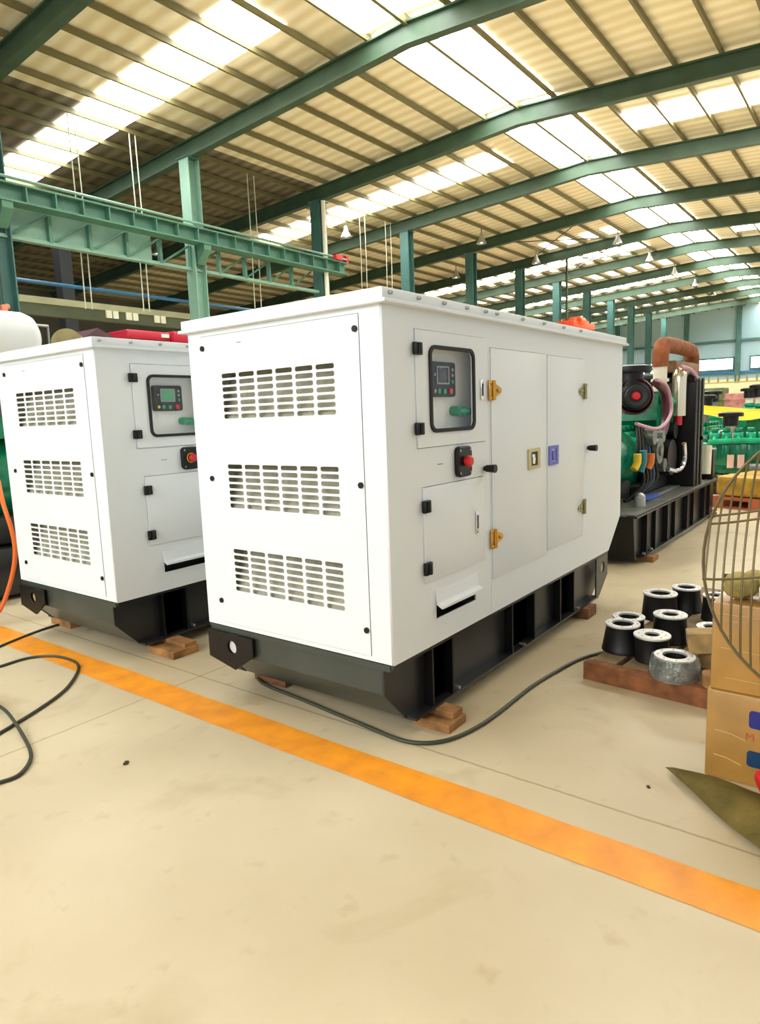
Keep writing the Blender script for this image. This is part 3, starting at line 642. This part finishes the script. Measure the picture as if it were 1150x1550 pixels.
MB().tube([(1.45, .26, 1.58), (1.66, .24, 1.50), (1.76, .24, 1.34), (1.74, .24, 1.18), (1.6, .24, 1.06), (1.5, .3, 1.0)], .045, 12, smooth=3).build('red_hose', PURPLE, G)
ex = MB(); ex.tube([(1.88, .34, 1.76), (1.88, .34, 1.86), (1.93, .34, 1.95), (2.04, .34, 1.99), (2.6, .34, 2.0), (3.1, .34, 1.99), (3.22, .34, 1.95), (3.27, .34, 1.86), (3.28, .34, 1.70)], .085, 14, smooth=2); ex.build('exhaust_pipe', RUST, G)
MB().box((2.15, .24, 1.70), (3.2, .5, 1.83), .03).build('muffler_box', TANM, G)
m = MB(); m.cyl((1.88, .34, 1.50), (1.88, .34, 1.76), .07, n=18); m.cyl((1.88, .34, 1.6), (1.88, .34, 1.63), .09); m.build('riser_pipe', PAINTW, G)
MB().tube([(1.88, .34, 1.52), (1.92, .3, 1.42), (2.1, .27, 1.38), (2.2, .28, 1.26), (2.18, .3, 1.1)], .05, 12, smooth=2).build('green_elbow', TEAL2, G)
m = MB(); m.prism([(1.75, 1.2), (2.0, .98), (2.42, 1.0), (2.36, 1.2), (2.1, 1.40), (1.85, 1.48)], 1, .34, .72); m.build('gear_case', TEAL, G)
m = MB(); m.box((1.25, .28, .78), (1.6, .4, 1.06), .04); m.cyl((1.42, .20, .9), (1.42, .32, .9), .13, n=24); m.cyl((1.42, .18, .9), (1.42, .2, .9), .05); m.cyl((1.22, .2, 1.05), (1.22, .34, 1.05), .08); m.cyl((1.62, .2, .74), (1.62, .32, .74), .07); m.cyl((1.55, .2, 1.04), (1.55, .34, 1.04), .06); m.build('charging_alternator', GREYM, G)
m = MB(); m.box((1.62, .30, .56), (2.18, .46, 1.06), .03); m.cyl((1.9, .20, .80), (1.9, .32, .80), .19, n=24); m.cyl((2.02, .2, 1.08), (2.02, .32, 1.08), .09, n=20); m.build('belt_guard', BLACK, G)
m = MB(); m.box((1.25, .34, BT+.01), (2.4, .80, .56), .02); m.build('engine_bed', DARKM, G, False)
rd = thing_child('radiator', G); rd.location = (2.02, .06, BT+.012)
m = MB(); m.box((.24, 0, .0), (.50, 1.04, 1.14), .01); m.box((.2, .36, .0), (.26, 1.04, 1.14), .01); m.prism([(.24, 1.14), (.50, 1.14), (.50, 1.18), (.22, 1.2)], 1, .02, 1.02); m.build('radiator_core', BLACK, rd, False)
m = MB(); m.box((.34, -.012, .0), (.40, .0, 1.16)); m.box((.46, -.02, .0), (.53, .0, 1.18)); m.box((.46, -.02, .5), (.53, .03, .54)); m.build('radiator_frame', DARKM, rd, False)
m = MB(); m.box((.06, .36, .2), (.22, .98, 1.0), .03); m.build('fan_shroud', DARKM, rd)
m = MB(); m.tube([(.13, .15, .78), (.13, .15, 1.14), (.15, .15, 1.22), (.23, .17, 1.26), (.33, .17, 1.22)], .075, 16, smooth=2); m.build('chrome_pipe', mat('satin nickel pipe', (226, 216, 190), .22, .85), rd)
MB().tube([(.06, .12, 1.30), (.2, .06, 1.27), (.34, .02, 1.18)], .022, 8, smooth=2).build('pale_hose', PINK, rd)
MB().cyl((.13, .15, .68), (.13, .15, .78), .04).build('pipe_clamp', RED, rd)
MB().cyl((.40, .06, 1.18), (.40, .9, 1.18), .08, n=20).build('header_tank', BLACK, rd)
MB().tube([(-.62, .06, .27), (-.4, .03, .23), (-.2, .02, .26), (-.12, .02, .36), (-.16, .02, .50)], .024, 10, smooth=3).build('drain_hose', CHROME, rd)
MB().cyl((3.02, .10, .52), (3.05, .10, .86), .06, n=18).build('white_canister', PAINTW, G)
m = MB(); m.box((3.08, .03, BT+.012), (3.2, .18, .80), .01); m.build('battery_post', BLACK, G); MB().box((3.07, .02, .80), (3.21, .19, .82), .005).build('post_cap', GALV, G)
MB().tube([(.62, .22, .78), (.66, .20, .84), (.66, .2, .92)], .035, 10, smooth=1).build('yellow_connector', YELLOWB, G)
MB().tube([(.98, .20, .76), (1.0, .18, .82), (1.0, .18, .90)], .04, 10, smooth=1).build('orange_connector', ORANGE, G)
MB().tube([(.82, .22, .74), (.84, .20, .84), (.83, .2, .94)], .035, 10, smooth=1).build('teal_connector', mat('teal wiring', (30, 130, 150), .4), G)
for k in range(5): MB().tube([(.75+.1*k, .34, .46), (.92+.11*k, .22, .62), (.86+.11*k, .24, .88), (1.05+.08*k, .32, 1.16)], .018, 8, smooth=2).build('wiring_loom', [BLACK, BLACK, DARKM, mat('blue loom', (24, 60, 96), .4), BLACK][k], G)
m = MB(); m.cyl((.55, .14, BT+.01), (.55, .14, .52), .05); m.sph((.55, .14, .53), .05); m.build('filter_bowl', GALV, G)
m = MB(); m.box((.9, .16, BT+.012), (1.35, .3, .47), .008); m.build('blue_rag', mat('blue cloth', (50, 80, 160), .8), G)
m = MB(); m.box((1.3, .2, BT+.012), (2.3, .33, .465), .006); m.build('mounting_foot', GALV, G)

block('wood_block', (6.0, 1.60, 0), (6.15, 1.9, .05), 'timber block under the open black base beyond the front canopy', WOOD)
block('wood_block', (8.7, 1.64, 0), (8.85, 1.9, .05), 'timber block under the radiator end of the open black base')

# green engines lined up beyond it
eng_l = ['green engine with pale filters, closest of the parked engines at the photo edge', 'green engine half hidden behind the black radiator', 'green engine in the second row under the yellow sheet', 'green engine in the second row behind the radiator', 'green engine at the far end of the parked row']
for i, (x, y, z, rz) in enumerate(((11.3, 1.75, .30, -PI/2+.15), (12.6, 2.55, .36, -.1), (13.0, 1.75, .5, .1), (14.3, 2.75, .45, .1), (16.2, 2.4, .5, .1))):
    E = thing('bare_engine', eng_l[i], 'engine', (x, y, 0), rz, 'green engines parked beyond the generator')
    e = thing_child('engine', E); e.location = (-.5, 0, z); engine_parts(e, .95 if i < 2 else 1.15)
    airfilter_cap(E, .1 if i % 2 else -.2, .05, z+(.86 if i == 0 else 1.08), .17); MB().cyl((.1 if i % 2 else -.2, .05, z+.6), (.1 if i % 2 else -.2, .05, z+(.72 if i == 0 else .94)), .07).build('filter_neck', PAINTW if i % 2 == 0 else GREYM, E)
    m = MB(); m.box((-.6, -.3, 0), (.6, -.2, .1)); m.box((-.6, .2, 0), (.6, .3, .1))
    for xx in (-.45, .4): m.box((xx, -.25, .1), (xx+.08, .25, z+.02))
    m.build('stand', DARKM, E, False)
# yellow sheet draped over engines
def drape(name, corners, m, lab, cat, n=16, sag=.1, th=.012):
    mb = MB(); V = []
    A, B, C_, D_ = [Vector(c) for c in corners]
    for i in range(n+1):
        for j in range(n+1):
            u = i/n; w_ = j/n; p = A*(1-u)*(1-w_)+B*u*(1-w_)+C_*u*w_+D_*(1-u)*w_
            p.z += -sag*math.sin(PI*u) + .02*math.sin(9*u+5*w_) + .015*math.sin(14*w_+3*u); V.append(mb.bm.verts.new(p))
    for i in range(n):
        for j in range(n): mb.bm.faces.new((V[i*(n+1)+j], V[(i+1)*(n+1)+j], V[(i+1)*(n+1)+j+1], V[i*(n+1)+j+1]))
    bmesh.ops.solidify(mb.bm, geom=mb.bm.faces[:], thickness=th)
    return tag(mb.build(name, m), lab, cat)
drape('yellow_sheet', [(11.85, 2.62, 1.20), (11.75, 1.1, 1.22), (12.4, 1.1, 1.40), (12.5, 2.7, 1.34)], YELLOW, 'bright yellow sheet sagging across the parked green engines', 'sheet', sag=.14)
drape('yellow_sheet', [(12.9, 3.15, 1.46), (12.9, 2.75, 1.24), (13.3, 2.75, 1.28), (13.3, 3.2, 1.5)], YELLOW, 'small yellow sheet beside the black radiator top', 'sheet', sag=.03)
# yellow wrapped pallet load
P = thing('wrapped_pallet_load', 'ochre yellow wrapped load on an orange pallet at the photo edge', 'pallet load', (9.6, 1.82, 0), -.35)
m = MB(); m.box((0, -1.1, .15), (.9, 0, .42), .06); m.build('wrapped_load', OCHRE, P)
m = MB(); m.box((-.02, -1.12, .11), (.92, .02, .15)); m.box((-.02, -1.12, 0), (.92, .02, .025))
for yy in (-1.12, -.62, -.14): m.box((-.02, yy, .025), (.92, yy+.16, .11))
m.build('pallet', mat('orange red pallet', (196, 104, 62), .6, noise=.2), P, False)
# cream rail and partition far beyond
P = thing('far_railing', 'long pale railing with upright pickets far behind the engines', 'railing', (36, 5, 0))
m = MB(); m.box((-.05, -6, 2.22), (.05, 5.5, 2.28)); m.build('top_rail', mat('khaki rail', (170, 160, 96), .5), P, False)
m = MB(); m.box((-.12, -6, 0), (-.02, 5.5, 2.2)); m.build('panel', CREAM, P, False)
for k in range(28): MB().box((-.04, -6+.41*k, 2.28), (.04, -5.92+.41*k, 2.55)).build('picket', mat('khaki picket', (150, 142, 84), .5) if k == 0 else bpy.data.materials['khaki picket'], P, False)
for i, (x, y, h, mm, lab) in enumerate(((22, 5.05, 1.65, mat('pinkish crate', (206, 160, 130), .6, noise=.3), 'pinkish stacked crate far behind the engines, beside the radiator'), (24, 4.7, 1.8, mat('olive crate', (110, 120, 60), .6, noise=.3), 'olive machine crate far behind the engines'), (23, 3.7, 1.6, mat('rosy crate', (190, 130, 120), .6, noise=.3), 'rosy brown crate far behind the parked engines'))):
    m = MB(); m.box((-.4, -.4, .1), (.4, .4, h), .03)
    for zz in (.4, .9, 1.4): m.box((-.42, -.42, zz), (.42, .42, zz+.08))
    m.box((-.4, -.4, 0), (-.2, .4, .1)); m.box((.2, -.4, 0), (.4, .4, .1)); tag(m.build('crate', mm, None, False, (x, y, 0)), lab, 'crate', 'crates far behind the engines')

# ------------------------------------------------------------------ machines behind the second canopy
G = thing('open_generator_set', 'green generator set behind the second canopy, its end showing, fat white muffler on top', 'generator', (2.80, 6.65, 0), PI)
m = MB(); m.box((-.05, 0, .04), (3.0, 1.1, .42), .01); m.build('base_frame', BASE, G)
MB().cyl((.0, .55, .95), (.9, .55, .95), .36, n=32).build('alternator', TEAL, G); m = MB(); m.box((.02, .1, .44), (.8, 1.0, .66), .02); m.build('alternator_foot', DARKM, G)
e = thing_child('engine', G); e.location = (1.0, .55, .5); engine_parts(e, 1.25)
m = MB(); m.box((-.02, .15, 1.28), (.5, .95, 1.45), .02); m.build('terminal_box', TEAL, G)
MB().tube([(-.03, .3, 1.3), (-.06, .2, 1.15), (-.05, .15, .98), (-.03, .2, .88)], .012, 8, smooth=2).build('cable_lead', CABLE, G); MB().cyl((-.05, .14, .86), (-.05, .14, .98), .018).build('yellow_plug', YELLOWB, G)
m = MB(); MX = Matrix.Translation((.35, .95, 2.08)) @ Matrix.Rotation(PI/2, 4, 'Y')
m.lathe([(0, -.40), (.13, -.39), (.185, -.35), (.21, -.28), (.21, 1.8), (.1, 1.9), (0, 1.9)], MX, 36); m.build('muffler', TANK, G)
m = MB(); m.cyl((.4, .90, 1.4), (.4, .90, 1.9), .07); m.cyl((1.2, .90, .8), (1.2, .90, 1.9), .07); m.build('muffler_support', DARKM, G)
# dark machine row further back
def clutter(name, lab, cat, x, y, parts):
    t = thing(name, lab, cat, (x, y, 0))
    for (pn, mm, fn) in parts:
        m = MB(); fn(m); m.build(pn, mm, t)
    return t
clutter('dark_machine', 'dark green machine cabinet behind the white muffler', 'machine', 4.4, 8.4, [('cabinet', DKGREEN, lambda m: m.box((-.7, 0, .1), (1.0, 1.2, 2.25), .03)), ('plinth', BASE, lambda m: m.box((-.7, 0, 0), (1.0, 1.2, .1))), ('upper_box', GALV, lambda m: (m.box((-.55, .1, 2.25), (-.2, .5, 2.52), .01), m.tube([(-.6, .05, 2.25), (-.6, .05, 2.6), (0, .05, 2.6), (0, .05, 2.25)], .02, 8))), ('drum', mat('tan olive drum', (150, 140, 90), .5, noise=.2), lambda m: m.cyl((.15, -.1, 2.38), (.65, .6, 2.38), .19, n=24))])
clutter('covered_machine', 'plum coloured machine cover with white strut behind the second canopy', 'machine', 6.15, 10.0, [('hood', mat('plum cover', (84, 50, 62), .6, noise=.2), lambda m: m.prism([(-.55, 2.3), (-.5, 2.62), (-.15, 2.86), (.3, 2.66), (.3, 2.3)], 1, 0, .8)), ('body', DARKM, lambda m: m.box((-.55, 0, 0), (.3, .8, 2.3))), ('strut', WHITEP, lambda m: m.tube([(-.02, -.04, 2.70), (.14, -.04, 2.60), (.34, -.04, 2.585)], .022, 8))])
clutter('red_machine', 'red topped machine with dark railing between the two white canopies', 'machine', 8.0, 10.9, [('red_hood', mat('crimson hood', (176, 22, 48), .4), lambda m: (m.box((-.9, 0, 2.86), (.2, .9, 3.02), .03), m.box((.0, -.1, 2.84), (.55, .9, 3.04), .03))), ('body', DARKM, lambda m: m.box((-.9, .1, 0), (.7, .9, 2.84))), ('railing', mat('brown rail', (110, 70, 52), .5), lambda m: (m.tube([(-.9, -.4, 2.76), (.9, -.4, 2.76)], .03, 8), [m.tube([(xx, -.4, 0), (xx, -.4, 2.72)], .025, 8) for xx in (-.8, -.2, .4, .85)])), ('tail_plate', WHITEP, lambda m: m.box((-.2, -.03, 2.92), (-.05, .0, 2.98)))])
t = clutter('lifting_hook', 'orange hook block hanging above the white muffler', 'hook', 6.73, 14.6, [('block', mat('salmon hook', (210, 120, 90), .5), lambda m: (m.box((-.06, -.06, 3.6), (.06, .06, 3.85), .02), m.sph((.07, 0, 3.82), .06))), ('hook_rope', DARKM, lambda m: m.tube([(0, 0, 3.85), (0, 0, zr(14.6)-.14)], .012, 6))])

# ------------------------------------------------------------------ pallet with flanges
P = thing('wooden_pallet', 'weathered timber pallet with reddish front plank carrying the cast flanges', 'pallet', (3.20, 1.185, 0), -.09)
m = MB(); m.box((0, -.95, 0), (.06, 0, .092), .003); m.build('front_plank', WOODR, P, False)
for k, xx in enumerate((.45, 1.15, 1.72)): MB().box((xx, -.95, 0), (xx+.07, 0, .070), .003).build('bearer', WOODG, P, False)
for k in range(6):
    y1 = -.02-.157*k; MB().box((.062, y1-.125, .070), (1.79, y1, .092), .002).build('deck_board', WOODG, P, False)
def flange(loc, label, rb, rtp, h, ri, src=None):
    t = thing('cast_flange', label, 'flange', loc, random.uniform(0, 3), 'black cast flanges on the pallet')
    MB().lathe([(rb, 0), (rb, .012), (rb*.97, .02), (rtp*.93, h-.018), (rtp*.97, h-.009)]+[(ri*.9, h-.009), (ri*.85, .03), (ri*.85, .0), (rb, 0)], n=36).build('body', mat('black cast paint', (12, 12, 13), .45) if 'black cast paint' not in bpy.data.materials else bpy.data.materials['black cast paint'], t)
    MB().lathe([(ri, h-.009), (ri, h), (rtp-.002, h), (rtp, h-.002), (rtp, h-.009), (ri, h-.009)], n=36).build('machined_rim', STEEL, t)
    for k in range(8):
        a = 2*PI*k/8; rr = (ri+rtp)/2; MB().cyl((rr*math.cos(a), rr*math.sin(a), h), (rr*math.cos(a), rr*math.sin(a), h+.001), .0035, n=8).build('bolt_hole', BLACK, t)
    return t
Z0 = .0925
fl_l = [((4.13, 1.06), .105, .098, .155, .058, 'tall black flange at the back corner of the pallet'),
        ((4.36, .965), .095, .084, .15, .052, 'black flange tucked behind the tall back one'),
        ((3.672, 1.105), .086, .086, .125, .055, 'silver rimmed flange behind the front corner flange'),
        ((3.74, .905), .094, .087, .15, .042, 'black flange in the middle of the pallet with narrow bore'),
        ((3.472, 1.075), .104, .088, .145, .055, 'black ribbed flange at the front corner of the pallet'),
        ((3.395, .905), .080, .089, .135, .036, 'dark grey flange at the front edge with small bore'),
        ((3.72, .69), .08, .080, .12, .045, 'silver rimmed flange beside the cardboard boxes, behind the pale offcut'),
        ((4.25, .775), .08, .076, .15, .045, 'black flange at the back, partly behind the wire guard')]
for (xy, rb, rt_, h, ri, lab) in fl_l: flange((xy[0], xy[1], Z0), lab, rb, rt_, h, ri)
t = flange((3.235, .758, Z0), 'flange wrapped in clear plastic at the pallet front edge', .09, .092, .105, .055)
w2 = MB()
prof = [(.105, .0), (.112, .03), (.108, .07), (.098, .10), (.094, .104)]
n = 40; rings = []
for (r, z) in prof: rings.append([w2.bm.verts.new(((r+random.uniform(-.006, .006))*math.cos(2*PI*i/n), (r+random.uniform(-.006, .006))*math.sin(2*PI*i/n), z)) for i in range(n)])
for a, b in zip(rings, rings[1:]):
    for i in range(n): w2.bm.faces.new((a[i], a[(i+1) % n], b[(i+1) % n], b[i]))
w2.build('plastic_wrap', PLASTIC, t)
# timber offcuts on the pallet
m = MB(); m.box((-.05, -.16, 0), (.05, .075, .10), .004, Matrix.Rotation(.3, 4, 'Z') @ Matrix.Rotation(-.12, 4, 'X')); tag(m.build('timber_offcut', WOODT, None, False, (3.40, .66, .186)), 'pale timber offcut lying over the flanges, beside the boxes', 'offcut')
m = MB(); m.box((-.05, -.06, 0), (.05, .05, .087), .003); tag(m.build('timber_offcut', WOODT, None, False, (3.46, .64, Z0)), 'short timber offcut standing under the pale one', 'offcut')
m = MB(); m.cyl((0, 0, 0), (0, 0, .055), .07, n=20); tag(m.build('wood_disc', WOOD, None, True, (3.22, .565, Z0)), 'round wooden puck at the pallet front edge beside the boxes', 'puck')

# ------------------------------------------------------------------ cartons, guard, tools at the photo edge
def carton(loc, d, lab, marks):
    t = thing('cardboard_box', lab, 'box', loc)
    m = MB(); m.box((0, -d[1], 0), (d[0], 0, d[2]), .006); m.build('box_body', CARTON, t)
    for (pn, a, b, mm) in marks: plate(pn, rrect(a[0], b[0], a[1], b[1], .012), [], 0, -.0022, -.0004, mm, t)
    return t
t0 = carton((2.565, .487, 0), (.52, .62, .335), 'lower wrapped cardboard box on the floor, printed with a navy emblem', [('navy_print', (-.215, .075), (-.137, .135), NAVY2), ('navy_print', (-.215, .22), (-.139, .285), NAVY)])
t = carton((2.575, .480, .336), (.50, .60, .325), 'upper wrapped cardboard box, stacked under the wire guard', [])
for k, (y0, z0, y1, z1, o_) in enumerate(((-.03, .16, -.40, .13, 'u'), (-.03, .185, -.13, .168, 'l'), (-.02, .285, -.35, .265, 'u'), (-.05, .05, -.3, .035, 'u'), (-.03, .09, -.12, .07, 'l'))):
    par = t if o_ == 'u' else t0
    MB().tube([(-.0012, y0, z0), (-.002, (y0+y1)/2, (z0+z1)/2+.006), (-.0012, y1, z1)], .0013, 6).build('wrap_glint', mat('painted film glint', (206, 166, 100), .2), par)  # pale tubes painted in as highlight streaks on the plastic film
low = [o for o in bpy.data.objects if o.get('label', '').startswith('lower wrapped')][0]
tx = bpy.data.curves.new('letter', 'FONT'); tx.body = 'M'; tx.size = .04; tx.extrude = .0006
to = bpy.data.objects.new('tmp', tx); me = bpy.data.meshes.new_from_object(to); bpy.data.objects.remove(to)
me.transform(Matrix.Translation((-.0012, -.128, .172)) @ Matrix(((0, 0, -1, 0), (-1, 0, 0, 0), (0, 1, 0, 0), (0, 0, 0, 1)))); link('printed_letter', me, REDP, low, False)
m = MB(); m.box((0, -.36, .0), (.42, 0, .006)); 
# wire fan guard leaning on the boxes
G = thing('wire_fan_guard', 'large domed wire fan guard leaning on the cardboard boxes', 'fan guard', (2.44, .0, 0))
import itertools
C0 = Vector((-.10, .02, .90)); R0 = .46
ax = Vector((-.93, .10, .30)).normalized()       # dome axis, towards the camera and up
eu = Vector((0, 1, 0)); eu = (eu - ax*eu.dot(ax)).normalized(); ev = ax.cross(eu); ev = ev if ev.z > 0 else -ev
def gp(u, v):                                       # point of the dome over the disc (unit coords)
    rr = min(1, u*u+v*v); return C0 + R0*(u*eu+v*ev) + ax*(.13*(1-rr))
m = MB(); m.tube([C0+R0*(math.cos(a)*eu+math.sin(a)*ev) for a in [2*PI*k/64 for k in range(64)]], .005, 8, closed=True); m.build('outer_ring', WIRE, G)
for k in range(28):
    u = .97-.068*k
    vm = math.sqrt(max(0, 1-u*u)); n = 18
    MB().tube([gp(u, vm*(-1+2*i/n)) for i in range(n+1)], .0034, 6).build('guard_wire', WIRE, G)
m = MB()
for v0 in (.30, .24, -.16):
    um = math.sqrt(1-v0*v0); m.tube([gp(um*(-1+2*i/24), v0+.05*math.cos(PI*(-1+2*i/24))) for i in range(25)], .0042, 6)
m.build('support_ring', WIRE, G)
m = MB(); m.cyl(C0+ax*-.02+ev*-R0*.98, (C0.x+.02, C0.y, .0), .012); m.build('support_leg', WIRE, G)
# things lying on the upper box
m = MB(); m.sph((0, 0, .035), .075, 16, (1.1, .75, .62)); m.sph((.05, -.04, .05), .05, 12, (1.2, 1, .6)); jitter(m, .012); tag(m.build('canvas_glove', OLIVE, None, True, (2.66, .405, .675)), 'crumpled olive glove on the upper cardboard box', 'glove')
t = thing('spray_can', 'silver spray can with red band lying on the upper cardboard box', 'can', (2.63, .34, .694), 0)
m = MB(); m.lathe([(0, 0), (.030, 0), (.033, .006), (.033, .17), (.026, .185), (0, .185)], Matrix.Rotation(PI/2, 4, 'X')); m.build('can_body', mat('silver can', (196, 204, 204), .25, .7), t)
m = MB(); m.lathe([(.0336, .055), (.0336, .10)], Matrix.Rotation(PI/2, 4, 'X')); m.build('red_band', RED, t)
m = MB(); m.lathe([(.012, .185), (.012, .205), (0, .206)], Matrix.Rotation(PI/2, 4, 'X')); m.build('cap', BLACK, t)
m = MB(); m.box((-.05, -.16, 0), (.05, .06, .045), .012); m.cyl((0, .06, .025), (-.04, .14, .03), .018); tag(m.build('tool_pouch', SACK, None, True, (2.86, .35, .662)), 'dark brown tool pouch behind the spray can', 'pouch')
# olive cardboard curl and red can on the floor
mb = MB(); n = 18; V = []
for i in range(n+1):
    u = i/n
    for j in range(9):
        w_ = j/8
        xt, xb, y = 2.50+.05*u+.03*math.sin(7*u)*(1-u), 2.50-.50*u, .61-.52*u
        x = xb + (xt-xb)*w_; y -= .03*math.sin(PI*w_)*u
        z = .006 + .055*math.sqrt(u)*math.sin(PI*(.1+.85*w_)) + .012*math.sin(11*u+4*w_)*u + .014*(1-u)**4
        V.append(mb.bm.verts.new((x, y, z)))
for i in range(n):
    for j in range(8): mb.bm.faces.new((V[i*9+j], V[i*9+j+1], V[(i+1)*9+j+1], V[(i+1)*9+j]))
bmesh.ops.solidify(mb.bm, geom=mb.bm.faces[:], thickness=.004)
tag(mb.build('canvas_sheet', OLIVE), 'olive canvas sheet curled on the floor before the cardboard boxes', 'sheet')
t = thing('red_bottle', 'red plastic bottle lying at the photo edge on the olive canvas', 'bottle', (2.36, .285, .125))
m = MB(); m.lathe([(0, 0), (.03, 0), (.04, .01), (.042, .14), (.02, .18), (.016, .2)], Matrix.Rotation(1.3, 4, 'X') @ Matrix.Rotation(.5, 4, 'Y')); m.build('bottle_body', RED, t)
# crumbs
for i, (x, y, r, lab) in enumerate(((1.39, 2.41, .008, 'dark wood chip on the concrete before the yellow line'), (2.36, .63, .005, 'small dark crumb on the floor beside the olive canvas'))):
    m = MB(); m.box((-r*1.6, -r, 0), (r*1.6, r, r), r*.3, Matrix.Rotation(.6, 4, 'Z')); tag(m.build('wood_chip', SACK, None, False, (x, y, 0)), lab, 'chip')
